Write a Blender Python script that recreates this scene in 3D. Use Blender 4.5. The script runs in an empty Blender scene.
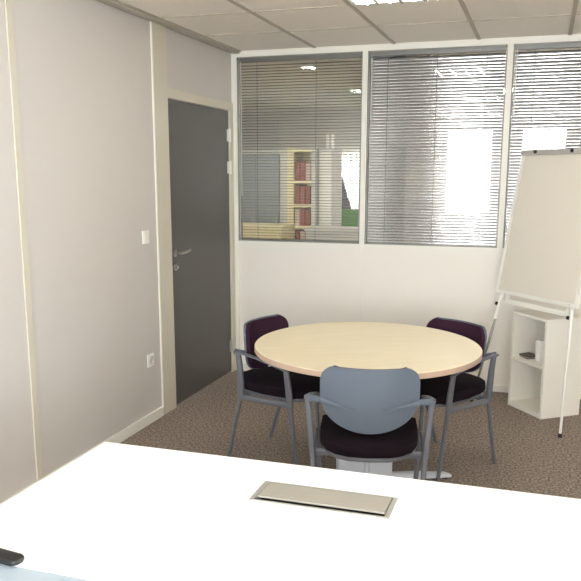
import bpy, bmesh, math, random
from mathutils import Vector, Matrix
random.seed(7)
sc = bpy.context.scene
COL = sc.collection
PI = math.pi

# ------------------------------------------------------------------ helpers
def lin(c):
    c = c / 255.0
    return c / 12.92 if c <= 0.04045 else ((c + 0.055) / 1.055) ** 2.4
def rgb(r, g, b):
    return (lin(r), lin(g), lin(b), 1.0)

class MB:
    """collects shapes into one mesh"""
    def __init__(self):
        self.bm = bmesh.new()
    def box(self, x0, y0, z0, x1, y1, z1, M=None, bev=0.0):
        vs = [self.bm.verts.new(Vector(p)) for p in
              [(x0,y0,z0),(x1,y0,z0),(x1,y1,z0),(x0,y1,z0),(x0,y0,z1),(x1,y0,z1),(x1,y1,z1),(x0,y1,z1)]]
        fs = [self.bm.faces.new([vs[i] for i in f]) for f in
              [(0,3,2,1),(4,5,6,7),(0,1,5,4),(1,2,6,5),(2,3,7,6),(3,0,4,7)]]
        if bev:
            es = list({e for f in fs for e in f.edges})
            r = bmesh.ops.bevel(self.bm, geom=es, offset=bev, segments=2, affect='EDGES', profile=0.5)
            vs = list({v for v in r['verts']} | {v for v in vs if v.is_valid})
        if M is not None:
            for v in vs: v.co = M @ v.co
        return self
    def tube(self, pts, r, seg=12, cap=True):
        pts = [Vector(p) for p in pts]
        n = len(pts)
        rs = list(r) if hasattr(r, '__len__') else [r] * n
        t = (pts[1] - pts[0]).normalized()
        a = t.orthogonal().normalized()
        rings = []
        for i in range(n):
            t = (pts[min(i+1, n-1)] - pts[max(i-1, 0)]).normalized()
            a = (a - t * a.dot(t)).normalized()
            b = t.cross(a)
            rings.append([self.bm.verts.new(pts[i] + rs[i] * (math.cos(2*PI*k/seg) * a + math.sin(2*PI*k/seg) * b)) for k in range(seg)])
        for i in range(n - 1):
            for k in range(seg):
                self.bm.faces.new([rings[i][k], rings[i][(k+1) % seg], rings[i+1][(k+1) % seg], rings[i+1][k]])
        if cap:
            self.bm.faces.new(rings[0][::-1]); self.bm.faces.new(rings[-1])
        return self
    def flat_bar(self, pts, ups, w, th):
        """rectangular section swept along pts; ups = width direction per point"""
        pts = [Vector(p) for p in pts]; n = len(pts)
        ws = list(w) if hasattr(w, '__len__') else [w] * n
        ts = list(th) if hasattr(th, '__len__') else [th] * n
        rings = []
        for i in range(n):
            t = (pts[min(i+1, n-1)] - pts[max(i-1, 0)]).normalized()
            a = Vector(ups[i] if isinstance(ups, list) else ups)
            a = (a - t * a.dot(t)).normalized(); b = t.cross(a)
            c = []
            for sx, sy in ((-1,-.6),(-.6,-1),(.6,-1),(1,-.6),(1,.6),(.6,1),(-.6,1),(-1,.6)):
                c.append(self.bm.verts.new(pts[i] + a * sx * ws[i] / 2 + b * sy * ts[i] / 2))
            rings.append(c)
        for i in range(n - 1):
            for k in range(8):
                self.bm.faces.new([rings[i][k], rings[i][(k+1) % 8], rings[i+1][(k+1) % 8], rings[i+1][k]])
        self.bm.faces.new(rings[0][::-1]); self.bm.faces.new(rings[-1])
        return self
    def lathe(self, prof, c=(0,0,0), seg=48):
        rings = []
        for r, z in prof:
            if r < 1e-6:
                rings.append([self.bm.verts.new((c[0], c[1], c[2] + z))])
            else:
                rings.append([self.bm.verts.new((c[0] + r*math.cos(2*PI*k/seg), c[1] + r*math.sin(2*PI*k/seg), c[2] + z)) for k in range(seg)])
        for i in range(len(rings) - 1):
            A, B = rings[i], rings[i+1]
            for k in range(seg):
                j = (k + 1) % seg
                if len(A) == 1 and len(B) == 1: continue
                if len(A) == 1: self.bm.faces.new([A[0], B[k], B[j]])
                elif len(B) == 1: self.bm.faces.new([A[k], A[j], B[0]])
                else: self.bm.faces.new([A[k], A[j], B[j], B[k]])
        return self
    def ovalise(self):
        a = math.radians(108.5 - 26.8); d = Vector((math.cos(a), math.sin(a), 0))
        for v in self.bm.verts: v.co += d * v.co.dot(d) * (TS - 1)
        return self
    def prism(self, outline, z0, z1, M=None, bev=0.0):
        lo = [self.bm.verts.new((x, y, z0)) for x, y in outline]
        hi = [self.bm.verts.new((x, y, z1)) for x, y in outline]
        n = len(outline)
        fs = [self.bm.faces.new(lo[::-1]), self.bm.faces.new(hi)]
        for i in range(n):
            fs.append(self.bm.faces.new([lo[i], lo[(i+1) % n], hi[(i+1) % n], hi[i]]))
        vs = lo + hi
        if bev:
            es = list(fs[0].edges) + list(fs[1].edges)
            r = bmesh.ops.bevel(self.bm, geom=es, offset=bev, segments=2, affect='EDGES', profile=0.5)
            vs = list(set(r['verts']) | {v for v in vs if v.is_valid})
        if M is not None:
            for v in vs: v.co = M @ v.co
        return self
    def shell(self, grid, thick):
        """grid[i][j] of points -> solid sheet thickened along -normal"""
        m, n = len(grid), len(grid[0])
        G = [[Vector(p) for p in row] for row in grid]
        def nrm(i, j):
            du = G[min(i+1,m-1)][j] - G[max(i-1,0)][j]
            dv = G[i][min(j+1,n-1)] - G[i][max(j-1,0)]
            k = du.cross(dv)
            return k.normalized() if k.length > 1e-9 else Vector((0,0,1))
        A = [[self.bm.verts.new(G[i][j]) for j in range(n)] for i in range(m)]
        B = [[self.bm.verts.new(G[i][j] - nrm(i, j) * thick) for j in range(n)] for i in range(m)]
        for i in range(m-1):
            for j in range(n-1):
                self.bm.faces.new([A[i][j], A[i+1][j], A[i+1][j+1], A[i][j+1]])
                self.bm.faces.new([B[i][j], B[i][j+1], B[i+1][j+1], B[i+1][j]])
        rim = [(0,j) for j in range(n)] + [(i,n-1) for i in range(1,m)] + [(m-1,j) for j in range(n-2,-1,-1)] + [(i,0) for i in range(m-2,0,-1)]
        for k in range(len(rim)):
            a, b = rim[k], rim[(k+1) % len(rim)]
            self.bm.faces.new([A[a[0]][a[1]], A[b[0]][b[1]], B[b[0]][b[1]], B[a[0]][a[1]]])
        return self
    def build(self, name, m, parent=None, smooth=False, loc=None):
        bm = self.bm
        bmesh.ops.remove_doubles(bm, verts=bm.verts[:], dist=1e-6)
        bmesh.ops.recalc_face_normals(bm, faces=bm.faces[:])
        me = bpy.data.meshes.new(name)
        bm.to_mesh(me); bm.free()
        me.materials.append(m)
        if smooth:
            for p in me.polygons: p.use_smooth = True
            try: me.set_sharp_from_angle(angle=math.radians(38))
            except Exception: pass
        o = bpy.data.objects.new(name, me); COL.objects.link(o)
        if parent is not None: o.parent = parent
        if loc is not None: o.location = loc
        return o

def tag(o, label, cat, group=None):
    o['label'] = label; o['category'] = cat
    if group: o['group'] = group
    return o
def thing(name, label, cat, loc=(0,0,0), rz=0.0, group=None):
    o = bpy.data.objects.new(name, None); COL.objects.link(o)
    o.empty_display_size = 0.1
    o.location = loc; o.rotation_euler = (0, 0, rz)
    return tag(o, label, cat, group)
def struct(o):
    o['kind'] = 'structure'; return o
def copy_tree(o, parent=None):
    c = o.copy(); COL.objects.link(c)
    if parent is not None: c.parent = parent
    for ch in list(o.children): copy_tree(ch, c)
    return c

# ------------------------------------------------------------------ materials
def nodes(name):
    m = bpy.data.materials.new(name); m.use_nodes = True
    nt = m.node_tree
    return m, nt, nt.nodes['Principled BSDF']
def mat(name, col, rough=0.5, metal=0.0, var=0.0, scale=8.0, bump=0.0, bscale=300.0, spec=None, stretch=None):
    m, nt, b = nodes(name)
    b.inputs['Base Color'].default_value = col
    b.inputs['Roughness'].default_value = rough
    b.inputs['Metallic'].default_value = metal
    if spec is not None: b.inputs['Specular IOR Level'].default_value = spec
    tc = nt.nodes.new('ShaderNodeTexCoord')
    src = tc.outputs['Object']
    if stretch:
        mp = nt.nodes.new('ShaderNodeMapping'); mp.inputs['Scale'].default_value = stretch
        nt.links.new(src, mp.inputs['Vector']); src = mp.outputs['Vector']
    if var:
        n = nt.nodes.new('ShaderNodeTexNoise'); n.inputs['Scale'].default_value = scale; n.inputs['Detail'].default_value = 5
        r = nt.nodes.new('ShaderNodeMapRange'); r.inputs['To Min'].default_value = 1 - var; r.inputs['To Max'].default_value = 1 + var
        mx = nt.nodes.new('ShaderNodeMix'); mx.data_type = 'RGBA'; mx.blend_type = 'MULTIPLY'; mx.inputs['Factor'].default_value = 1
        mx.inputs['A'].default_value = col
        nt.links.new(src, n.inputs['Vector']); nt.links.new(n.outputs['Fac'], r.inputs['Value'])
        nt.links.new(r.outputs['Result'], mx.inputs['B']); nt.links.new(mx.outputs['Result'], b.inputs['Base Color'])
    if bump:
        n2 = nt.nodes.new('ShaderNodeTexNoise'); n2.inputs['Scale'].default_value = bscale; n2.inputs['Detail'].default_value = 3
        bp = nt.nodes.new('ShaderNodeBump'); bp.inputs['Strength'].default_value = bump; bp.inputs['Distance'].default_value = 0.002
        nt.links.new(src, n2.inputs['Vector']); nt.links.new(n2.outputs['Fac'], bp.inputs['Height']); nt.links.new(bp.outputs['Normal'], b.inputs['Normal'])
    return m
def emat(name, col, s):
    m, nt, b = nodes(name)
    b.inputs['Base Color'].default_value = (.8,.8,.8,1)
    b.inputs['Emission Color'].default_value = col; b.inputs['Emission Strength'].default_value = s
    return m
def glass(name, tint=(1,1,1,1), refl=1.0):
    m = bpy.data.materials.new(name); m.use_nodes = True; nt = m.node_tree; nt.nodes.clear()
    out = nt.nodes.new('ShaderNodeOutputMaterial'); mx = nt.nodes.new('ShaderNodeMixShader')
    tr = nt.nodes.new('ShaderNodeBsdfTransparent'); gl = nt.nodes.new('ShaderNodeBsdfGlossy')
    fr = nt.nodes.new('ShaderNodeFresnel'); fr.inputs['IOR'].default_value = 1.45
    tr.inputs['Color'].default_value = tint; gl.inputs['Roughness'].default_value = 0.02
    nt.links.new(fr.outputs['Fac'], mx.inputs['Fac']); nt.links.new(tr.outputs[0], mx.inputs[1]); nt.links.new(gl.outputs[0], mx.inputs[2])
    nt.links.new(mx.outputs[0], out.inputs['Surface'])
    return m
def carpet_mat():
    m, nt, b = nodes('carpet')
    tc = nt.nodes.new('ShaderNodeTexCoord')
    n = nt.nodes.new('ShaderNodeTexNoise'); n.inputs['Scale'].default_value = 75; n.inputs['Detail'].default_value = 6; n.inputs['Roughness'].default_value = .75
    n3 = nt.nodes.new('ShaderNodeTexNoise'); n3.inputs['Scale'].default_value = 3
    r = nt.nodes.new('ShaderNodeValToRGB')
    r.color_ramp.elements[0].position = .36; r.color_ramp.elements[0].color = CARPET[0]
    r.color_ramp.elements[1].position = .66; r.color_ramp.elements[1].color = CARPET[2]
    e = r.color_ramp.elements.new(.5); e.color = CARPET[1]
    bp = nt.nodes.new('ShaderNodeBump'); bp.inputs['Strength'].default_value = .5; bp.inputs['Distance'].default_value = .004
    nt.links.new(tc.outputs['Object'], n.inputs['Vector']); nt.links.new(n.outputs['Fac'], r.inputs['Fac'])
    nt.links.new(r.outputs['Color'], b.inputs['Base Color'])
    nt.links.new(n.outputs['Fac'], bp.inputs['Height']); nt.links.new(bp.outputs['Normal'], b.inputs['Normal'])
    b.inputs['Roughness'].default_value = .95; b.inputs['Specular IOR Level'].default_value = .1
    return m
CARPET = (rgb(84, 76, 70), rgb(140, 127, 117), rgb(196, 181, 168))
def ceiling_mat():
    # mineral-fibre tiles; the T-bars are real geometry
    return mat('ceiling_tile', rgb(240, 234, 224), .9, var=.03, scale=60, bump=.15, bscale=400)
def wood_mat():
    m, nt, b = nodes('maple_laminate')
    tc = nt.nodes.new('ShaderNodeTexCoord'); mp = nt.nodes.new('ShaderNodeMapping')
    mp.inputs['Rotation'].default_value = (0, 0, .25); mp.inputs['Scale'].default_value = (1.2, 16, 1)
    n = nt.nodes.new('ShaderNodeTexNoise'); n.inputs['Scale'].default_value = 3; n.inputs['Detail'].default_value = 6; n.inputs['Distortion'].default_value = .6
    r = nt.nodes.new('ShaderNodeValToRGB')
    r.color_ramp.elements[0].position = .3; r.color_ramp.elements[0].color = rgb(242, 228, 196)
    r.color_ramp.elements[1].position = .7; r.color_ramp.elements[1].color = rgb(249, 237, 208)
    nt.links.new(tc.outputs['Object'], mp.inputs['Vector']); nt.links.new(mp.outputs['Vector'], n.inputs['Vector'])
    nt.links.new(n.outputs['Fac'], r.inputs['Fac']); nt.links.new(r.outputs['Color'], b.inputs['Base Color'])
    b.inputs['Roughness'].default_value = .38
    return m

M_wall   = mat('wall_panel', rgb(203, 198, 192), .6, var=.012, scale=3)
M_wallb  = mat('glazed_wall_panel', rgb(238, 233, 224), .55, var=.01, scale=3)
M_trim   = mat('painted_trim', rgb(206, 200, 184), .4)
M_trimw  = mat('white_frame', rgb(236, 233, 224), .45)
M_ceil   = ceiling_mat()
M_grid   = mat('ceiling_grid', rgb(182, 174, 160), .6)
M_gridd  = mat('painted_shadow_gap', rgb(120, 112, 100), .6)
M_carpet = carpet_mat()
M_door   = mat('grey_door', rgb(84, 82, 78), .42, var=.02, scale=4)
M_chrome = mat('brushed_steel', rgb(190, 188, 184), .28, 1.0)
M_white  = mat('white_plastic', rgb(240, 238, 232), .4)
M_black  = mat('black_plastic', rgb(24, 23, 23), .45)
M_dark   = mat('dark_recess', rgb(30, 29, 28), .7)
M_desk   = mat('white_desk', rgb(250, 250, 250), .4, var=.004, scale=2)
M_desk2  = mat('pale_blue_desk', rgb(160, 172, 182), .45)
M_flap   = mat('satin_aluminium_lid', rgb(160, 155, 144), .5, .1)
M_flapf  = mat('satin_aluminium_frame', rgb(160, 158, 152), .4, .2)
M_wood   = wood_mat()
M_edge   = mat('table_edge', rgb(188, 162, 142), .45)
M_leg    = mat('grey_lacquered_steel', rgb(112, 114, 122), .4, .25)
M_shell  = mat('blue_grey_plastic', rgb(95, 104, 116), .42)
M_purple = mat('purple_fabric', rgb(56, 33, 48), .95, var=.12, scale=120, bump=.3, bscale=700, spec=.15)
M_seat   = mat('dark_seat_fabric', rgb(30, 20, 28), .95, var=.15, scale=120, bump=.3, bscale=700, spec=.15)
M_base   = mat('pale_grey_steel', rgb(214, 218, 226), .4)
M_shelf  = mat('white_melamine', rgb(240, 236, 226), .5)
M_board  = mat('flipchart_frame', rgb(244, 242, 234), .4)
M_paper  = mat('flipchart_paper', rgb(230, 223, 210), .8, var=.01, scale=5)
M_clamp  = mat('grey_aluminium', rgb(186, 182, 176), .45, .1)
M_slat   = mat('blind_slat', rgb(122, 116, 98), .45, .2)
M_slat2  = mat('blind_slat_metallic', rgb(184, 185, 186), .12, .9)
M_head   = mat('blind_headrail', rgb(128, 126, 122), .4, .6)
M_cord   = mat('blind_cord', rgb(60, 58, 54), .8)
M_glass  = glass('clear_glass')
M_cream  = mat('cream_melamine', rgb(232, 222, 180), .5)
M_greycab= mat('grey_cabinet', rgb(150, 156, 158), .5)
M_lowcab = mat('light_grey_cabinet', rgb(208, 206, 198), .5)
M_red    = mat('red_binder', rgb(150, 84, 72), .6)
M_pink   = mat('pale_binder', rgb(214, 190, 180), .6)
M_green  = mat('green_fabric', rgb(88, 150, 58), .9, bump=.2)
M_slate  = mat('slate_fabric', rgb(74, 78, 88), .9)
M_vane   = mat('vertical_vane', rgb(240, 242, 228), .8)
M_bluerefl  = mat('blue_reflection_stub', rgb(178, 190, 202), .5)
M_tube   = emat('fluorescent_tube', (1.0, .96, .90, 1), 26.0)
M_tube2  = emat('fluorescent_tube_office', (1.0, .97, .84, 1), 115.0)
M_louv   = mat('louvre_aluminium', rgb(225, 225, 225), .25, .8)

# ------------------------------------------------------------------ dimensions (metres)
H = 2.478
RX, BY = 4.3, -8.0           # right wall, rear wall
NY, NX0, NX1 = 5.0, -3.0, 5.0   # neighbouring office behind the glazing
# glazed wall y from 0 to 0.09

# ------------------------------------------------------------------ setting
MB().box(NX0, BY - .1, -.12, NX1 + .2, NY + .1, 0).build('floor', M_carpet); struct(bpy.data.objects['floor'])
MB().box(NX0, BY - .1, H, NX1 + .2, NY + .1, H + .12).build('ceiling', M_ceil); struct(bpy.data.objects['ceiling'])
ceil = bpy.data.objects['ceiling']
# T-bar grid
gx = [.075 + .585 * k for k in range(8)]
gy = [-.05 - .63 * k for k in range(13)]
g = MB()
for x in gx: g.box(x - .012, BY, H - .006, x + .012, -.005, H + .002)
for y in gy[1:]: g.box(.06, y - .006, H - .0045, RX, y + .006, H + .002)
struct(g.build('trim_1', M_grid))
# perimeter angle along the left wall, with a solid strip coloured dark for the gap's shade
g = MB(); g.box(.022, BY, H - .018, .07, 0, H); struct(g.build('trim_2', M_grid))
g = MB(); g.box(0, BY, H - .011, .022, 0, H); struct(g.build('trim_3', M_gridd))

# left wall with door opening  (door y -1.092..-0.070, z 0..2.04)
DY0, DY1, DZ = -1.092, -.07, 2.04
w = MB()
w.box(-.09, BY, 0, 0, DY0 - .02, H)
w.box(-.09, DY0 - .02, DZ + .02, 0, DY1 + .02, H)
w.box(-.09, DY1 + .02, 0, 0, .09, H)
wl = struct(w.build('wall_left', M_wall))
# partition cover strips (each proud of the panel)
for k, (y0, y1) in enumerate([(-2.632, -2.585), (-3.83, -3.785), (-5.03, -4.985), (-6.2, -6.155)]):
    struct(MB().box(0, y0, .0, .007, y1, H - .012, bev=.002).build('trim_%d' % (4 + k), M_trim))
# joint line left of the door frame
t = MB(); t.box(0, -1.286, 0, .009, -1.279, H - .012, bev=.002); struct(t.build('trim_8', M_trimw))
# door frame
t = MB()
t.box(0, -1.279, 0, .012, DY0 - .004, H - .012, bev=.002)
t.box(-.088, DY0 - .02, 0, 0.0, DY0 - .004, DZ + .02)
t.box(0, DY0 - .004, DZ + .004, .012, DY1 + .02, DZ + .062, bev=.002)
t.box(-.088, DY0 - .004, DZ + .004, 0.0, DY1 + .004, DZ + .02)
t.box(0, DY1 + .004, 0, .012, -.0, DZ + .062, bev=.002)
t.box(-.088, DY1 + .004, 0, 0.0, DY1 + .02, DZ + .02)
struct(t.build('trim_9', M_trim))
d = MB(); d.box(-.042, DY0, .008, -.002, DY1, DZ, bev=.0015)
door = struct(d.build('door_1', M_door))
hd = MB()
hy = -1.035
hd.lathe([(0,0),(.026,0),(.026,.007),(.022,.009),(.0,.009)], seg=24)
hd_bm = hd.bm
for v in hd_bm.verts: v.co = Vector((v.co.z - .002, hy + v.co.x, 1.052 + v.co.y))
hd.tube([(.005, hy, 1.052), (.045, hy, 1.052), (.054, hy + .012, 1.053), (.056, hy + .06, 1.056), (.054, hy + .125, 1.063), (.046, hy + .14, 1.066)], [.009,.009,.009,.0085,.0075,.006], 12)
hb = hd.build('door_handle', M_chrome, door, True)
lk = MB(); lk.lathe([(0,0),(.024,0),(.024,.007),(.019,.01),(.012,.010),(.012,.022),(0,.022)], seg=24)
for v in lk.bm.verts: v.co = Vector((v.co.z - .002, hy + .002 + v.co.x, .958 + v.co.y))
lk.build('lock_rosette', M_chrome, door, True)
for z in (1.86, 1.62, .22):
    h = MB(); h.tube([(.012, DY1 + .002, z - .05), (.012, DY1 + .002, z + .05)], .0085, 10)
    h.box(-.003, DY1 - .03, z - .045, .0015, DY1 + .002, z + .045)
    h.build('hinge', M_white if z > 1 else M_clamp, door, True)
d = MB(); d.box(0.0, -7.85, .008, .012, -7.09, DZ, bev=.0015); d.box(0.0, -7.08, .008, .012, -6.32, DZ, bev=.0015)  # unseen double door, added for the dark band reflected in the middle blind
d2_ = struct(d.build('unseen_door', M_door))
MB().tube([(.012, -7.13, 1.05), (.05, -7.13, 1.05), (.055, -7.25, 1.05)], .009, 10).build('door_handle', M_chrome, d2_, True)
# skirting, left wall
sk = MB()
sk.box(0, -6.31, 0, .014, -1.289, .066, bev=.003)
struct(sk.build('baseboard_left', M_trimw))

# right and rear walls with windows (out of frame; they let in the daylight)
win_r = [(-7.5, -5.3)]
wz0, wz1 = .9, 2.25
wz0, wz1 = .9, 2.25
w = MB()
w.box(RX, BY, 0, RX + .2, 0.09, wz0); w.box(RX, BY, wz1, RX + .2, .09, H)
prev = .09
for y0, y1 in win_r:
    w.box(RX, y1, wz0, RX + .2, prev, wz1); prev = y0
w.box(RX, BY, wz0, RX + .2, prev, wz1)
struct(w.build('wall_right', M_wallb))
win_b = [(.655, 1.485), (1.88, 2.66), (3.06, 3.90)]
w = MB()
wz0, wz1 = .895, 2.37
w.box(-.09, BY - .2, 0, RX + .2, BY, wz0); w.box(-.09, BY - .2, wz1, RX + .2, BY, H)
prev = -.09
for x0, x1 in win_b:
    w.box(prev, BY - .2, wz0, x0, BY, wz1); prev = x1
w.box(prev, BY - .2, wz0, RX + .2, BY, wz1)
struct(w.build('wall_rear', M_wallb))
def frame_rect(m, ax, a0, a1, z0, z1, c0, c1, t=.05, mid=True):
    def b(p0, p1, q0, q1):
        if ax == 'y': m.box(c0, p0, q0, c1, p1, q1)
        else: m.box(p0, c0, q0, p1, c1, q1)
    b(a0, a1, z0, z0 + t); b(a0, a1, z1 - t, z1); b(a0, a0 + t, z0 + t, z1 - t); b(a1 - t, a1, z0 + t, z1 - t)
    if mid: mid = (a0 + a1) / 2; b(mid - t/2, mid + t/2, z0 + t, z1 - t)
wn = 4
wz0, wz1 = .9, 2.25
for y0, y1 in win_r:
    m = MB(); frame_rect(m, 'y', y0, y1, wz0, wz1, RX + .05, RX + .11)
    f = struct(m.build('window_%d' % wn, M_trimw)); wn += 1
    MB().box(RX + .078, y0 + .05, wz0 + .05, RX + .084, y1 - .05, wz1 - .05).build('pane', M_glass, f)
wz0, wz1 = .895, 2.37
for x0, x1 in win_b:
    m = MB(); frame_rect(m, 'x', x0, x1, wz0, wz1, BY - .07, BY - .01, mid=False)
    f = struct(m.build('window_%d' % wn, M_trimw)); wn += 1
    MB().box(x0 + .05, BY - .044, wz0 + .05, x1 - .05, BY - .038, wz1 - .05).build('pane', M_glass, f)

# ------------------------------------------------------------------ glazed partition (far wall)
GB, GT = 1.056, 2.436
panes = [(.042, 1.018), (1.056, 2.022), (2.060, 3.026), (3.064, RX - .04)]
w = MB()
w.box(0, .012, 0, RX, .078, GB - .07)
struct(w.build('wall_back', M_wallb))
# joints of the solid lower panels and mullions running to the floor
m = MB()
m.box(0, 0, 0, .042, .09, GT)                                   # left end post
for a, b in ((1.018, 1.056), (2.022, 2.060), (3.026, 3.064), (RX - .04, RX)):
    m.box(a, 0.0, GB - .07, b, .09, GT, bev=.002)
    m.box(a, 0.007, 0, b, .083, GB - .07)
m.box(0, 0, GT, RX, .09, H)                                 # head rail
m.box(.042, 0.003, GB - .07, RX, .087, GB)                     # sill rail
struct(m.build('trim_10', M_trimw))
struct(MB().box(.042, -.006, 0, RX, .012, .05, bev=.002).build('baseboard_back', M_trimw))
def bead(m, a0, a1, z0, z1, t=.007):
    for y0, y1 in ((.010, .022), (.068, .080)):
        m.box(a0, y0, z0, a1, y1, z0 + t); m.box(a0, y0, z1 - t, a1, y1, z1)
        m.box(a0, y0, z0 + t, a0 + t, y1, z1 - t); m.box(a1 - t, y0, z0 + t, a1, y1, z1 - t)
M_bead = mat('grey_glazing_bead', rgb(150, 148, 140), .5, .3)
SL_T = [-8, 82, 82]
BL_LAB = ['venetian blind in the left glazed pane beside the grey door, slats half open',
          'closed silvery venetian blind in the middle glazed pane, between the left pane and the flipchart',
          'closed silvery venetian blind in the glazed pane behind the flipchart']
for k, (a0, a1) in enumerate(panes[:3]):
    m = MB(); bead(m, a0, a1, GB, GT)
    wnd = struct(m.build('window_%d' % (k + 1), M_bead))
    MB().box(a0 + .004, .014, GB + .004, a1 - .004, .018, GT - .004).build('pane', M_glass, wnd)
    MB().box(a0 + .004, .072, GB + .004, a1 - .004, .076, GT - .004).build('pane', M_glass, wnd)
    bl = thing('venetian_blind', BL_LAB[k], 'blind', ((a0 + a1) / 2, .045, GB))
    hw = (a1 - a0) / 2 - .012
    hh = GT - GB
    MB().box(-hw, -.016, hh - .036, hw, .016, hh - .004, bev=.002).build('headrail', M_head, bl)
    s = MB()
    t = math.radians(SL_T[k]); pitch = .0213
    n = int((hh - .048) / pitch)
    for i in range(n):
        z = .020 + i * pitch + random.uniform(-.0006, .0006)
        tt = t + math.radians(random.uniform(-1.2, 1.2))
        if k == 0 and i < 6: tt += math.radians(6)
        c, sn = math.cos(tt), math.sin(tt)
        sag = random.uniform(-.0008, .0008)
        prof = [(-.0125, 0), (-.0095, .0011), (-.005, .0021), (0, .0024), (.005, .0021), (.0095, .0011), (.0125, 0)]
        vs = []
        for x, dz in ((-hw, 0), (0, sag), (hw, random.uniform(-.0008, .0008))):
            vs.append([s.bm.verts.new((x, p * c - q * sn, z + dz + p * sn + q * c)) for p, q in prof] +
                      [s.bm.verts.new((x, p * c - (q - .0004) * sn, z + dz + p * sn + (q - .0004) * c)) for p, q in prof[::-1]])
        for r in range(2):
            for j in range(14):
                s.bm.faces.new([vs[r][j], vs[r][(j+1) % 14], vs[r+1][(j+1) % 14], vs[r+1][j]])
        s.bm.faces.new(vs[0][::-1]); s.bm.faces.new(vs[2])
    s.build('slats', M_slat if k == 0 else M_slat2, bl, True)
    MB().box(-hw, -.011, .006, hw, .011, .016, bev=.002).build('bottom_rail', M_head, bl)
    for fx in ((-.72, .02, .74) if k else (-.7, .28)):
        c = MB(); c.box(fx * hw - .0011, -.0135, .01, fx * hw + .0011, -.0125, hh - .03)
        c.build('ladder_cord', M_cord, bl)
    MB().tube([(-hw + .012, -.015, .35 if k == 0 else .9), (-hw + .012, -.015, hh - .03)], .0025, 8).build('tilt_wand', M_white, bl)
# fourth pane, hidden by the picture's edge: plain glass
a0, a1 = panes[3]
m = MB(); bead(m, a0, a1, GB, GT)
wnd = struct(m.build('window_10', M_bead))
MB().box(a0 + .004, .014, GB + .004, a1 - .004, .018, GT - .004).build('pane', M_glass, wnd)

# ------------------------------------------------------------------ switch and socket
sw = thing('light_switch', 'white light switch on the left wall beside the door frame', 'switch', (0, -1.436, 1.188))
MB().box(0, -.041, -.041, .009, .041, .041, bev=.003).build('plate', M_white, sw)
MB().box(.009, -.029, -.029, .013, .029, .029, bev=.002).build('rocker', M_white, sw)
so = thing('wall_socket', 'white power socket low on the left wall beside the door frame', 'socket', (0, -1.427, .409))
MB().box(0, -.041, -.041, .009, .041, .041, bev=.003).build('plate', M_white, so)
l = MB(); l.lathe([(.030, 0), (.030, .005), (.026, .007), (.022, .007), (.020, -.0005 + .001), (0, .001)], seg=28)
for v in l.bm.verts: v.co = Vector((.009 + v.co.z, v.co.x, v.co.y))
l.build('outlet', mat('socket_well', rgb(205, 202, 196), .5), so, True)

# ------------------------------------------------------------------ ceiling luminaires
def luminaire(cx, cy, label, tube, group=None, sx=.27, sy=.285):
    t = thing('ceiling_luminaire', label, 'ceiling light', (cx, cy, H), 0, group)
    f = MB()
    f.box(-sx, -sy, -.012, sx, -sy + .02, -.0005); f.box(-sx, sy - .02, -.012, sx, sy, -.0005)
    f.box(-sx, -sy + .02, -.012, -sx + .02, sy - .02, -.0005); f.box(sx - .02, -sy + .02, -.012, sx, sy - .02, -.0005)
    f.box(-sx + .02, -sy + .02, -.003, sx - .02, sy - .02, -.0005)
    f.build('housing', M_white, t)
    lv = MB()
    for k in range(5):
        x = -sx + .02 + (2 * sx - .04) * k / 4
        if 0 < k < 4: lv.box(x - .009, -sy + .02, -.020, x + .009, sy - .02, -.0035)
    for k in range(1, 8):
        y = -sy + .02 + (2 * sy - .04) * k / 8
        lv.box(-sx + .02, y - .0012, -.018, sx - .02, y + .0012, -.004)
    lv.build('louvre', M_louv, t)
    for k in range(4):
        x = -sx + .02 + (2 * sx - .04) * (k + .5) / 4
        MB().tube([(x, -sy + .03, -.011), (x, sy - .03, -.011)], .007, 6).build('tube', tube, t)
    return t
luminaire(1.5375, -1.625, 'square louvred ceiling light cut off by the top edge of the picture', M_tube)
for cx, cy in ((1.5375, -4.145), (3.29, -4.145), (3.29, -1.625), (1.5375, -6.665), (3.29, -6.665)):
    luminaire(cx, cy, 'louvred ceiling light outside the frame', M_tube, 'ceiling lights outside the frame')

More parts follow.
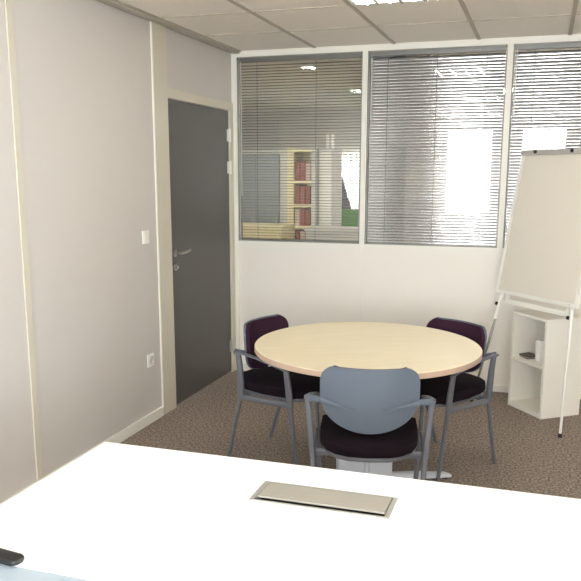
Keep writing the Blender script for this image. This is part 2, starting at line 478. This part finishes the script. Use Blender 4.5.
# ------------------------------------------------------------------ chairs
def make_chair():
    root = thing('visitor_chair', '', 'chair')
    jx, jry, jfy, jz = .240, -.141, .162, .40
    # seat shell + cushion: outline rounded at the back
    def outline(hx, yf, yb, n=10, p=2.6):
        pts = []
        for k in range(n + 1):            # rear bulge, from right to left
            a = -PI * k / n
            cx = math.copysign(abs(math.cos(a)) ** (2 / p), math.cos(a)); cy = -abs(math.sin(a)) ** (2 / p)
            pts.append((hx * cx, -.02 + (-.02 - yb) * cy))
        fr = []
        for k in range(7):
            a = PI - PI / 2 * k / 6
            fr.append((-hx + .06 + .06 * math.cos(a), yf - .06 + .06 * math.sin(a)))
        pts += fr + [(-x, y) for x, y in fr[::-1]]
        return pts
    pan = MB(); pan.prism(outline(.205, .215, -.265), .395, .415, bev=.006); pan.build('seat_pan', M_leg, root, True)
    cu = MB(); cu.prism(outline(.215, .225, -.275), .413, .462, bev=.016)
    for v in cu.bm.verts:
        x, y, z = v.co
        if z > .44:
            v.co.z += .006 * (1 - (x / .215) ** 2) - .012 * max(0, (y - .12) / .1) ** 2
    cu.build('seat_cushion', M_seat, root, True)
    # backrest shell: widest above the middle, curved lower edge, bowed around the sitter
    zt, zb = .775, .492
    def half(z):
        u = (z - zb) / (zt - zb)
        lo = .21 * max(0, 1 - (1 - min(u / .58, 1)) ** 2.3) ** .5 if u < .58 else .21
        hi = 1.0
        if u > .77:
            q = (u - .77) / .23
            hi = 1 - .25 * (1 - max(0, 1 - q * q) ** .5)
        return max(lo * hi, .012)
    def back_grid(s, dy, n=16, m=26, sz=1.0):
        g = []
        for i in range(m + 1):
            u = i / m
            u = .5 - .5 * math.cos(PI * u)
            z = zb + (zt - zb) * (.5 + (u - .5) * sz)
            hw = half(zb + (zt - zb) * u) * s
            row = []
            for j in range(n + 1):
                x = hw * (2 * j / n - 1)
                y = -.185 - .20 * (z - .5) * .35 + .055 * (x / .21) ** 2 + dy
                row.append((x, y, z))
            g.append(row)
        return g
    sh = MB(); sh.shell(back_grid(1.0, 0), -.012); bs = sh.build('backrest', M_shell, root, True)
    bc = MB(); bc.shell(back_grid(.99, .0125, sz=.96), -.022); bc.build('back_cushion', M_purple, bs, True)
    for s in (-1, 1):
        # front leg runs up through the joint to the arm; rear leg kinks at the joint
        f = MB(); f.tube([(s*.219, .200, 0), (s*.2395, .166, .385)], [.0105, .0125], 14)
        f.build('leg', M_leg, root, True)
        f = MB(); f.tube([(s*.219, -.254, 0), (s*.2395, -.146, .385)], [.0105, .0125], 14)
        f.build('leg', M_leg, root, True)
        a = MB()
        a.flat_bar([(s*.240, .166, .375), (s*.242, .160, .46), (s*.246, .146, .568)], (0, 1, 0), [.034, .034, .028], .020)
        a.build('front_post', M_leg, root, True)
        a = MB()
        a.flat_bar([(s*.240, -.146, .375), (s*.246, -.141, .45), (s*.255, -.139, .55), (s*.262, -.144, .634)], (0, 1, 0), [.036, .036, .032, .028], [.028, .028, .026, .022])
        a.build('rear_post', M_leg, root, True)
        a = MB()
        a.flat_bar([(s*.265, -.172, .637), (s*.264, -.145, .639), (s*.254, -.03, .618), (s*.246, .12, .578), (s*.244, .160, .562)], (1, 0, 0), [.018, .026, .026, .024, .018], .012)
        a.build('armrest', M_leg, root, True)
        b = MB()                       # wing moulded on the back of the shell
        pts, ws = [], []
        for k in range(9):
            q = k / 8
            x = .262 - (.262 - .055) * q
            z = .640 - .042 * q ** .8
            ysh = -.185 - .07 * (z - .5) + .055 * (min(x, .21) / .21) ** 2 - .006
            y = -.165 * (1 - min(1, q * 4)) + ysh * min(1, q * 4) if q < .25 else ysh
            pts.append((s * x, y, z)); ws.append(.026 * (1 - q) + .004)
        b.flat_bar(pts, (0, 0, 1), ws, [.014] * 3 + [.010] * 5 + [.006])
        b.build('back_wing', M_shell, root, True)
        r = MB()                       # rail under the seat side, joining both legs
        r.flat_bar([(s*.240, -.155, .386), (s*.238, 0, .384), (s*.240, .172, .386)], (0, 0, 1), .030, .020)
        r.flat_bar([(s*.240, -.13, .388), (s*.17, -.14, .392), (s*.11, -.15, .396)], (0, 0, 1), [.034, .03, .012], .016)
        r.build('side_rail', M_leg, root, True)
    return root
ch = make_chair()
CH = [((1.638, -2.457, 0), .208, 'visitor chair in the foreground seen from behind, blue-grey plastic back'),
      ((1.022, -1.745, 0), -1.81, 'visitor chair with purple backrest left of the round table, near the door'),
      ((1.822, -1.578, 0), 2.52, 'visitor chair with purple backrest right of the round table, near the flipchart')]
for i, (loc, rz, lab) in enumerate(CH):
    c = ch if i == 0 else copy_tree(ch)
    c.location = loc; c.rotation_euler = (0, 0, rz)
    tag(c, lab, 'chair', 'visitor chairs around the round table')

# ------------------------------------------------------------------ round table
TS = 1.08
tb = thing('round_table', 'round meeting table with pale maple top on a white steel pedestal', 'table', (1.52, -1.99, 0), math.radians(26.8))
R = .56
MB().lathe([(0, .708), (R - .002, .708), (R, .710), (R, .7315), (R - .002, .7335), (R - .004, .7338)][:4] + [(R - .002, .7335), (0, .7335)], seg=96).ovalise().build('edge_band', M_edge, tb, True)
MB().lathe([(0, .7335), (R - .002, .7335), (R - .003, .735), (0, .735)], seg=96).ovalise().build('tabletop', M_wood, tb, True)
p = MB()
def cpanel(m, s):
    pts = []
    for k in range(9):
        x = -.14 + .28 * k / 8
        pts.append((x, s * (.035 + .018 * (1 - (x / .14) ** 2))))
    return pts
o = cpanel(p, -1) + cpanel(p, 1)[::-1]
p.prism(o, .045, .70, bev=.004)
p.build('pedestal', M_base, tb, True)
for s in (-1, 1):
    MB().tube([(0, s*.062, .045), (0, s*.062, .70)], .014, 14).build('post', M_base, tb, True)
p = MB(); p.box(-.24, -.05, .690, .24, .05, .708); p.box(-.05, -.24, .690, .05, .24, .708); p.build('top_bracket', M_base, tb)
def foot(m, ang):
    c, s = math.cos(ang), math.sin(ang)
    m.flat_bar([(.02*c, .02*s, .028), (.25*c, .25*s, .026), (.44*c, .44*s, .018), (.47*c, .47*s, .012)], (-s, c, 0), [.062, .056, .044, .030], [.040, .036, .024, .012])
    return m
for a in (0, PI/2, PI, -PI/2):
    f = foot(MB(), a).build('foot_beam', M_base, tb, True)
    MB().lathe([(0, 0), (.016, 0), (.016, .008), (0, .008)], (.44*math.cos(a), .44*math.sin(a), 0), 16).build('glide', M_black, f, True)

# ------------------------------------------------------------------ foreground desk
DX0, DX1, DFY, DNY, DZT = 1.054, 2.85, -3.672, -4.409, .74
dk = thing('desk', 'large bright white desk across the foreground with a metal cable lid', 'desk', (1.95, -4.04, 0))
ox, oy = 1.95, -4.04
fx0, fx1, fy0, fy1 = 1.640, 2.004, -3.945, -3.818
m = MB()
z0, z1 = DZT - .025, DZT
m.box(DX0-ox, DNY-oy, z0, fx0+.004-ox, DFY-oy, z1)
m.box(fx1-.004-ox, DNY-oy, z0, DX1-ox, DFY-oy, z1)
m.box(fx0+.004-ox, fy1-.004-oy, z0, fx1-.004-ox, DFY-oy, z1)
m.box(fx0+.004-ox, DNY-oy, z0, fx1-.004-ox, fy0+.004-oy, z1)
m.build('desktop', M_desk, dk)
m = MB(); 
for x in (DX0 + .05, DX1 - .1):
    m.box(x-ox, DNY+.04-oy, z0 - .04, x+.05-ox, DFY-.04-oy, z0)
m.box(DX0+.1-ox, DFY-.12-oy, z0-.04, DX1-.1-ox, DFY-.08-oy, z0)
m.box(DX0+.1-ox, DNY+.08-oy, z0-.04, DX1-.1-ox, DNY+.12-oy, z0)
m.build('underframe', M_base, dk)
for x in (DX0 + .05, DX1 - .1):
    for y in (DFY - .09, DNY + .04):
        MB().box(x-ox, y-oy, 0, x+.05-ox, y+.05-oy, z0 - .04, bev=.003).build('leg', M_base, dk)
# cable lid: flush aluminium frame, tilted lid, dark slot on the near side
fl = bpy.data.objects.new('cable_port', None)
f = MB()
f.box(fx0-ox, fy0-oy, z1-.02, fx0+.012-ox, fy1-oy, z1+.003); f.box(fx1-.012-ox, fy0-oy, z1-.02, fx1-ox, fy1-oy, z1+.003)
f.box(fx0+.012-ox, fy1-.006-oy, z1-.02, fx1-.012-ox, fy1-oy, z1+.003); f.box(fx0+.012-ox, fy0-oy, z1-.02, fx1-.012-ox, fy0+.006-oy, z1+.003)
cf = f.build('cable_port_frame', M_flapf, dk)
bpy.data.objects.remove(fl)
MB().box(fx0+.012-ox, fy0+.006-oy, z1-.06, fx1-.012-ox, fy1-.006-oy, z1-.02).build('cable_well', M_dark, cf)
MB().box(fx0+.014-ox, fy0+.027-oy, z1-.0015, fx1-.014-ox, fy1-.008-oy, z1+.0035, bev=.001).build('cable_lid', M_flap, cf)

# second table against the near side of the desk
d2 = thing('side_desk', 'pale blue-white desktop at the bottom left corner, beside a black object', 'desk', (1.5, -4.853, 0))
m = MB(); m.box(-.62, -.40, .710, .62, .440, .735, bev=.002); m.build('desktop', M_desk2, d2)
for x in (-.57, .52):
    for y in (-.36, .33):
        MB().box(x, y, 0, x+.05, y+.05, .710, bev=.003).build('leg', M_base, d2)
# black object at the desk's near edge
bo = MB()
pts = []
for k in range(13):
    a = -PI/2 + PI * k / 12
    c = math.copysign(abs(math.cos(a)) ** .6, math.cos(a)); s = math.copysign(abs(math.sin(a)) ** .6, math.sin(a))
    pts.append((.075 + .012 * c, .018 * s))
pts += [(-x, y) for x, y in pts[::-1]]
bo.prism(pts, 0, .012, bev=.004)
b = bo.build('black_case', M_black, None, True)
b.location = (1.206, -4.397, DZT); b.rotation_euler = (0, 0, math.radians(-7))
tag(b, 'small black rounded plastic case lying on the white desk at the left edge', 'case')

# ------------------------------------------------------------------ flipchart
th = math.radians(-48); tl = math.radians(10)
U = Vector((math.cos(th), math.sin(th), 0)); NB = Vector((-math.sin(th), math.cos(th), 0))
UP = Vector((0, 0, math.cos(tl))) + NB * math.sin(tl)
NN = U.cross(UP)            # out of the face, towards the viewer
if NN.dot(NB) > 0: NN = -NN
BLc = Vector((2.039, -.209, .77)); BW, BH = .76, .96
base = BLc - UP * (.77 / math.cos(tl))
fc = thing('flipchart', 'white flipchart easel with blank paper standing before the low shelf', 'flipchart', (base + U * BW / 2)[:])
off = Vector(fc.location)
def FM(o):     # matrix from board coords (u, v, depth towards viewer) to local
    return Matrix(((U.x, UP.x, NN.x, o.x), (U.y, UP.y, NN.y, o.y), (U.z, UP.z, NN.z, o.z), (0, 0, 0, 1)))
F = FM(BLc - off)
def fbox(*a, **k):
    m = MB(); m.box(*a, M=F, **k); return m
fbox(.012, .012, -.018, BW - .012, BH - .012, -.004).build('whiteboard', M_board, fc)
m = MB()
m.box(0, 0, -.020, BW, .022, .002, M=F, bev=.003); m.box(0, BH - .012, -.020, BW, BH, .002, M=F, bev=.002)
m.box(0, .022, -.020, .022, BH - .012, .002, M=F, bev=.003); m.box(BW - .022, .022, -.020, BW, BH - .012, .002, M=F, bev=.003)
fr = m.build('board_frame', M_board, fc)
fbox(.030, .026, -.004, BW - .030, BH - .01, .0035).build('paper_pad', M_paper, fc)
fbox(.004, BH - .022, .0036, BW - .004, BH + .010, .018, bev=.003).build('clamp_bar', M_clamp, fc)
def knob(parent, c, axis, r=.014, ln=.02, name='knob'):
    m = MB(); c = Vector(c); axis = Vector(axis).normalized()
    m.tube([c, c + axis * ln * .4, c + axis * ln * .8, c + axis * ln], [r * .8, r, r, r * .75], 16)
    return m.build(name, M_black, parent, True)
for u in (.15, .48):
    knob(fc, F @ Vector((u, BH - .004, .018)), NN, .011, .014, 'clamp_knob')
for u, v in ((.055, .017), (BW - .06, .017), (BW - .07, BH - .06)):
    m = MB(); m.tube([F @ Vector((u, v, .003)), F @ Vector((u, v, .0055))], .003, 8); m.build('screw', M_clamp, fr, True)
# pen tray hanging behind the lower edge
m = MB(); m.box(.06, -.052, -.055, BW - .10, -.030, -.045, M=F); m.box(.06, -.060, -.055, BW - .10, -.050, -.012, M=F)
m.box(.06, -.055, -.055, .09, .012, -.047, M=F); m.box(BW - .13, -.055, -.055, BW - .10, .012, -.047, M=F)
m.build('pen_tray', M_board, fc)
legdat = [((.05, .02, -.022), Vector((1.925, -.335, 0)), M_black), ((BW - .06, .02, -.022), Vector((2.501, -.918, 0)), M_white)]
M_legw = mat('white_tube', rgb(238, 236, 228), .35)
M_legc = mat('chromed_tube', rgb(150, 146, 140), .25, .9)
for (uvd, ft, mm) in legdat:
    top = F @ Vector(uvd); up2 = F @ Vector((uvd[0] + .0, .50, -.022)); ft = ft - off
    m = MB()
    dirv = (ft - top).normalized()
    split = top + dirv * .20
    m.tube([up2, top, split], .0125, 14); lg = m.build('leg', M_legw, fc, True)
    m = MB(); m.tube([split - dirv * .02, ft + Vector((0, 0, .02))], .0085, 14); m.build('lower_leg', M_legw if mm is M_white else M_legc, lg, True)
    m = MB(); m.tube([ft + Vector((0, 0, .024)), ft + Vector((0, 0, .010)), ft], [.010, .013, .014], 14); m.build('foot', M_black, lg, True)
    knob(lg, top + dirv * (.085 if mm is M_white else .095) - U * .006, NN * .4 - U, .0125, .026)
top = F @ Vector((BW / 2, BH - .12, -.022)); ft = Vector((2.80, -.06, 0)) - off
m = MB(); m.tube([top, ft + Vector((0, 0, .02))], .0115, 14); lg = m.build('leg', M_legw, fc, True)
m = MB(); m.tube([ft + Vector((0, 0, .024)), ft + Vector((0, 0, .010)), ft], [.012, .014, .014], 14); m.build('foot', M_black, lg, True)

# ------------------------------------------------------------------ low open shelf behind the flipchart
FLc, FRc, RBc = Vector((2.166, -.308, 0)), Vector((2.387, -.594, 0)), Vector((2.618, -.394, 0))
cu_ = (FRc - FLc); cw = cu_.length; cu_.normalize()
cd_ = Vector((-cu_.y, cu_.x, 0)); cdp = .305; chh = .662
cb = thing('low_bookcase', 'low white open two-compartment shelf unit behind the flipchart', 'shelf', FLc[:], math.atan2(cu_.y, cu_.x))
tk = .019
MB().box(0, .0, 0, tk, cdp, chh - tk, bev=.001).build('side_panel', M_shelf, cb)
MB().box(cw - tk, 0, 0, cw, cdp, chh - tk, bev=.001).build('side_panel', M_shelf, cb)
MB().box(0, 0, chh - tk, cw, cdp, chh, bev=.001).build('top_panel', M_shelf, cb)
MB().box(tk, .002, .0, cw - tk, cdp, .03).build('bottom_panel', M_shelf, cb)
MB().box(tk, .002, .330, cw - tk, cdp - .008, .349).build('shelf', M_shelf, cb)
MB().box(tk, cdp - .008, .03, cw - tk, cdp, chh - tk).build('back_panel', M_shelf, cb)
Mc = Matrix.Translation(FLc) @ Matrix.Rotation(math.atan2(cu_.y, cu_.x), 4, 'Z')
def on_shelf(x, y, z): return (Mc @ Vector((x, y, z)))[:]
# stack of white cups
for k in range(1):
    t = thing('white_mug', 'white ribbed mug on the middle board of the low shelf', 'mug', on_shelf(.200, .10, .3495))
    m = MB()
    prof = [(0, 0), (.034, 0), (.037, .003)]
    for i in range(5):
        z = .012 + i * .018
        prof += [(.0375 + i*.0008, z), (.0395 + i*.0008, z + .004), (.0385 + i*.0008, z + .012)]
    prof += [(.0425, .108), (.043, .145), (.040, .145), (.036, .02), (0, .016)]
    m.lathe(prof, seg=32); m.build('body', M_white, t, True)
    m = MB(); m.lathe([(0, .128), (.0380, .128), (.0380, .1325), (0, .1325)], seg=24); m.build('contents', mat('grey_contents', rgb(120, 112, 104), .8, var=.4, scale=90), t, True)
t = thing('leaflet_stack', 'small dark stack of leaflets on the low shelf beside the mug', 'leaflets', on_shelf(.090, .09, .3495), math.atan2(cu_.y, cu_.x))
M_leaf = mat('dark_print', rgb(92, 84, 78), .6, var=.25, scale=40); M_leaf2 = mat('pale_print', rgb(170, 160, 150), .6)
for k in range(4):
    m = MB(); m.box(-.052, -.045, .0055 * k, .052, .045, .0055 * k + .005, M=Matrix.Rotation(.08 * (k - 1.5), 4, 'Z'))
    m.build('leaflet', M_leaf if k != 1 else M_leaf2, t)

# ------------------------------------------------------------------ office beyond the glazing
w = MB()
fw = [(-.52, .22)]     # exterior windows of the far wall (x ranges)
z0, z1 = .85, 1.90
w.box(NX0, NY, 0, NX1, NY + .1, z0); w.box(NX0, NY, z1, NX1, NY + .1, H)
prev = NX0
for a, b in fw:
    w.box(prev, NY, z0, a, NY + .1, z1); prev = b
w.box(prev, NY, z0, NX1, NY + .1, z1)
struct(w.build('wall_office_far', M_wall))
struct(MB().box(NX0 - .1, .09, 0, NX0, NY, H).build('wall_office_left', M_wall))
struct(MB().box(NX1, .09, 0, NX1 + .1, NY, H).build('wall_office_right', M_wall))
struct(MB().box(NX0, .0, 0, -.09, .09, H).build('wall_office_near', M_wall))
for k, (a, b) in enumerate(fw):
    m = MB(); frame_rect(m, 'x', a, b, z0, z1, NY + .02, NY + .07)
    f = struct(m.build('window_%d' % (11 + k), M_trimw))
    MB().box(a + .05, NY + .04, z0 + .05, b - .05, NY + .046, z1 - .05).build('pane', M_glass, f)
vb = thing('vertical_blind', 'white vertical blind at the far office window above the green seat', 'blind', (-.10, NY - .08, 0))
m = MB(); m.box(-.42, -.02, 1.895, .42, .02, 1.93); m.build('headrail', M_white, vb)
m = MB()
for k in range(10):
    m.box(-.045, -.0012, .87, .045, .0012, 1.895, M=Matrix.Translation((-.39 + .0867 * k, 0, 0)) @ Matrix.Rotation(.75, 4, 'Z'))
m.build('vanes', M_vane, vb)
# tall grey cupboard
t = thing('grey_cupboard', 'tall grey cupboard seen through the left blind', 'cupboard', (-.60, 2.30, 0))
MB().box(-.34, 0, 0, .31, .42, 1.83, bev=.003).build('body', M_lowcab, t)
for a, b in ((-.32, -.06), (-.055, .21)):
    dd = MB(); dd.box(a, -.018, .06, b, -.001, 1.79, bev=.002); dr = dd.build('door', M_greycab, t)
    MB().tube([(b - .03, -.03, .98), (b - .03, -.03, 1.12)], .005, 8).build('handle', M_chrome, dr, True)
# bookcase with binders
t = thing('tall_bookcase', 'tall cream bookcase with red binders seen through the left blind', 'bookcase', (-.09, 2.02, 0))
MB().box(-.125, 0, 0, -.055, .36, 1.84).build('side_panel', M_cream, t)
MB().box(.135, 0, 0, .185, .36, 1.84).build('side_panel', M_lowcab, t)
MB().box(-.055, .34, 0, .135, .36, 1.84).build('back_panel', M_cream, t)
SH = [.03, .42, .80, 1.02, 1.24, 1.48, 1.80]
for z in SH: MB().box(-.055, .004, z, .135, .34, z + .028).build('shelf', M_cream, t)
bi = 0
for zi, z in enumerate(SH[:-1]):
    if zi < 2: continue            # hidden behind the low cabinets
    x = -.048; mx = {0: 3, 1: 3}.get(zi, 3)
    for k in range(3):
        hgt = min(.20, SH[zi+1] - z - .04) * random.uniform(.88, 1.0) if zi > 1 else .29
        b = MB(); b.box(x, .03, z + .0285, x + .048, .30, z + .028 + hgt, bev=.002)
        mm = M_red if (zi + k) % 4 != 3 else M_pink
        lab = ('red' if mm is M_red else 'pale') + ' binder on the ' + [0, 0, 'fourth', 'third', 'second', 'topmost'][zi] + ' shelf from the top in the tall bookcase, ' + ['leftmost', 'in the middle', 'rightmost'][k]
        tag(b.build('binder', mm), lab, 'binder', 'binders in the tall bookcase').location = (-.09, 2.02, 0)
        x += .056
# white tall cupboard beside it
t = thing('white_cupboard', 'tall white cupboard right of the bookcase beyond the glass', 'cupboard', (.215, 2.1, 0))
MB().box(-.115, 0, 0, .034, .4, 1.835, bev=.003).build('body', M_lowcab, t)
MB().box(-.105, -.018, .05, .022, -.001, 1.81, bev=.002).build('door', M_shelf, t)
for x, lab in ((.165, 'white canister on top of the white cupboard, left of two'), (.222, 'white canister on top of the white cupboard, right of two')):
    m = MB(); m.lathe([(0, 0), (.016, 0), (.017, .004), (.017, .135), (.012, .15), (0, .15)], seg=16)
    o = m.build('canister', M_white, None, True); o.location = (x, 2.2, 1.835); tag(o, lab, 'canister', 'canisters on the white cupboard')
# low grey cabinet in front
t = thing('low_cabinet', 'low light grey cabinet beyond the left pane, in front of the green seat', 'cabinet', (.43, 1.45, 0))
MB().box(-.27, 0, 0, .27, .42, 1.04, bev=.002).build('body', M_lowcab, t); MB().box(-.28, -.02, 1.04, .28, .43, 1.065, bev=.002).build('top', M_lowcab, t)
for a, b in ((-.262, .002), (.008, .262)):
    for c, d_ in ((.06, .54), (.55, 1.0)):
        MB().box(a, -.016, c, b, -.0005, d_, bev=.002).build('door', M_lowcab, t)
t = thing('cream_cabinet', 'low cream cabinet in front of the tall grey cupboard beyond the glass', 'cabinet', (-.34, 1.45, 0))
MB().box(-.34, 0, 0, .25, .42, 1.05, bev=.002).build('body', M_cream, t); MB().box(-.35, -.02, 1.05, .26, .43, 1.078, bev=.002).build('top', M_cream, t)
for c, d_ in ((.05, .36), (.37, .68), (.69, 1.02)):
    dr = MB().box(-.33, -.016, c, .24, -.0005, d_, bev=.002).build('drawer', M_cream, t)
# green seat and dark folding screen
t = thing('green_sofa', 'green upholstered sofa in front of the white vertical blind', 'sofa', (.42, 3.3, 0))
MB().box(-.65, -.5, .08, .65, .2, .44, bev=.03).build('seat', M_green, t); MB().box(-.65, -.06, .44, .65, .2, 1.17, bev=.04).build('backrest', M_green, t)
MB().box(-.65, -.5, .44, -.52, -.06, .66, bev=.03).build('armrest', M_green, t); MB().box(.52, -.5, .44, .65, -.06, .66, bev=.03).build('armrest', M_green, t)
for x in (-.58, .54):
    for y in (-.44, .12): MB().box(x, y, 0, x + .04, y + .04, .08).build('leg', M_black, t)
t = MB(); t.prism([(-.16, 0), (.13, 0), (.13, 1.15), (-.02, 1.62), (-.16, 1.62)], -.02, .02, M=Matrix.Rotation(PI/2, 4, 'X'))
o = t.build('screen_panel', M_slate); o.location = (-.06, 3.7, 0); tag(o, 'dark slate panel with sloping edge behind the green sofa', 'panel')
# made-up stubs, coloured for reflected bands in the middle pane: pale blue, dark, grey
struct(MB().box(.88, .55, 0, 1.10, .65, H).build('trim_11', M_bluerefl))
struct(MB().box(1.10, .60, 0, 1.235, .66, H).build('trim_12', M_slate))
struct(MB().box(1.235, .55, 0, 1.43, .65, H).build('trim_13', M_wall))
luminaire(.33, .95, 'small ceiling light seen through the left blind above the bookcase', M_tube2, None, .06, .10)
luminaire(.30, 2.87, 'small ceiling light glimpsed through the left blind beside the mullion', M_tube2, None, .06, .10)
luminaire(1.9, 3.3, 'added office ceiling light outside the frame', M_tube2, 'added office ceiling lights outside the frame')  # unseen luminaires, added to brighten the office
luminaire(-.9, .75, 'added office ceiling light outside the frame', M_tube2, 'added office ceiling lights outside the frame')

# ------------------------------------------------------------------ light
wd = bpy.data.worlds.new('World'); sc.world = wd; wd.use_nodes = True
bg = wd.node_tree.nodes['Background']
bg.inputs['Color'].default_value = (.90, .96, 1.0, 1); bg.inputs['Strength'].default_value = 17.0
def portal(name, loc, rot, sx, sy):
    l = bpy.data.lights.new(name, 'AREA'); l.shape = 'RECTANGLE'; l.size = sx; l.size_y = sy
    l.cycles.is_portal = True
    o = bpy.data.objects.new(name, l); COL.objects.link(o); o.location = loc; o.rotation_euler = rot
for y0, y1 in win_r: portal('daylight_portal', (RX + .15, (y0 + y1)/2, (.9 + 2.25)/2), (0, PI/2, 0), 2.25 - .9, y1 - y0)
for x0, x1 in win_b: portal('daylight_portal', ((x0 + x1)/2, BY - .15, (wz0 + wz1)/2), (PI/2, 0, 0), x1 - x0, wz1 - wz0)
for a, b in fw: portal('daylight_portal', ((a + b)/2, NY + .09, (z0 + z1)/2), (-PI/2, 0, 0), b - a, z1 - z0)

# ------------------------------------------------------------------ camera
yaw, pit, rol, fpx = -.3127, .1978, .0017, 769.38
Fv = Vector((math.sin(yaw)*math.cos(pit), math.cos(yaw)*math.cos(pit), -math.sin(pit)))
Rv = Fv.cross(Vector((0,0,1))).normalized(); Uv = Rv.cross(Fv)
R2 = Rv*math.cos(rol) + Uv*math.sin(rol); U2 = -Rv*math.sin(rol) + Uv*math.cos(rol)
cam = bpy.data.cameras.new('camera'); co = bpy.data.objects.new('camera', cam); COL.objects.link(co)
co.matrix_world = Matrix(((R2.x, U2.x, -Fv.x, 2.3126), (R2.y, U2.y, -Fv.y, -5.6781), (R2.z, U2.z, -Fv.z, 1.5586), (0,0,0,1)))
cam.sensor_width = 36; cam.sensor_fit = 'HORIZONTAL'; cam.lens = fpx / 581 * 36
cam.shift_y = 39.5 / 581; cam.clip_start = .05
sc.camera = co
vs = sc.view_settings
sc.display_settings.display_device = 'sRGB'
vs.view_transform = 'Standard'; vs.look = 'None'; vs.exposure = 0.85; vs.gamma = 1.0; vs.use_curve_mapping = False
sc.cycles.max_bounces = 10; sc.cycles.diffuse_bounces = 6; sc.cycles.transparent_max_bounces = 24
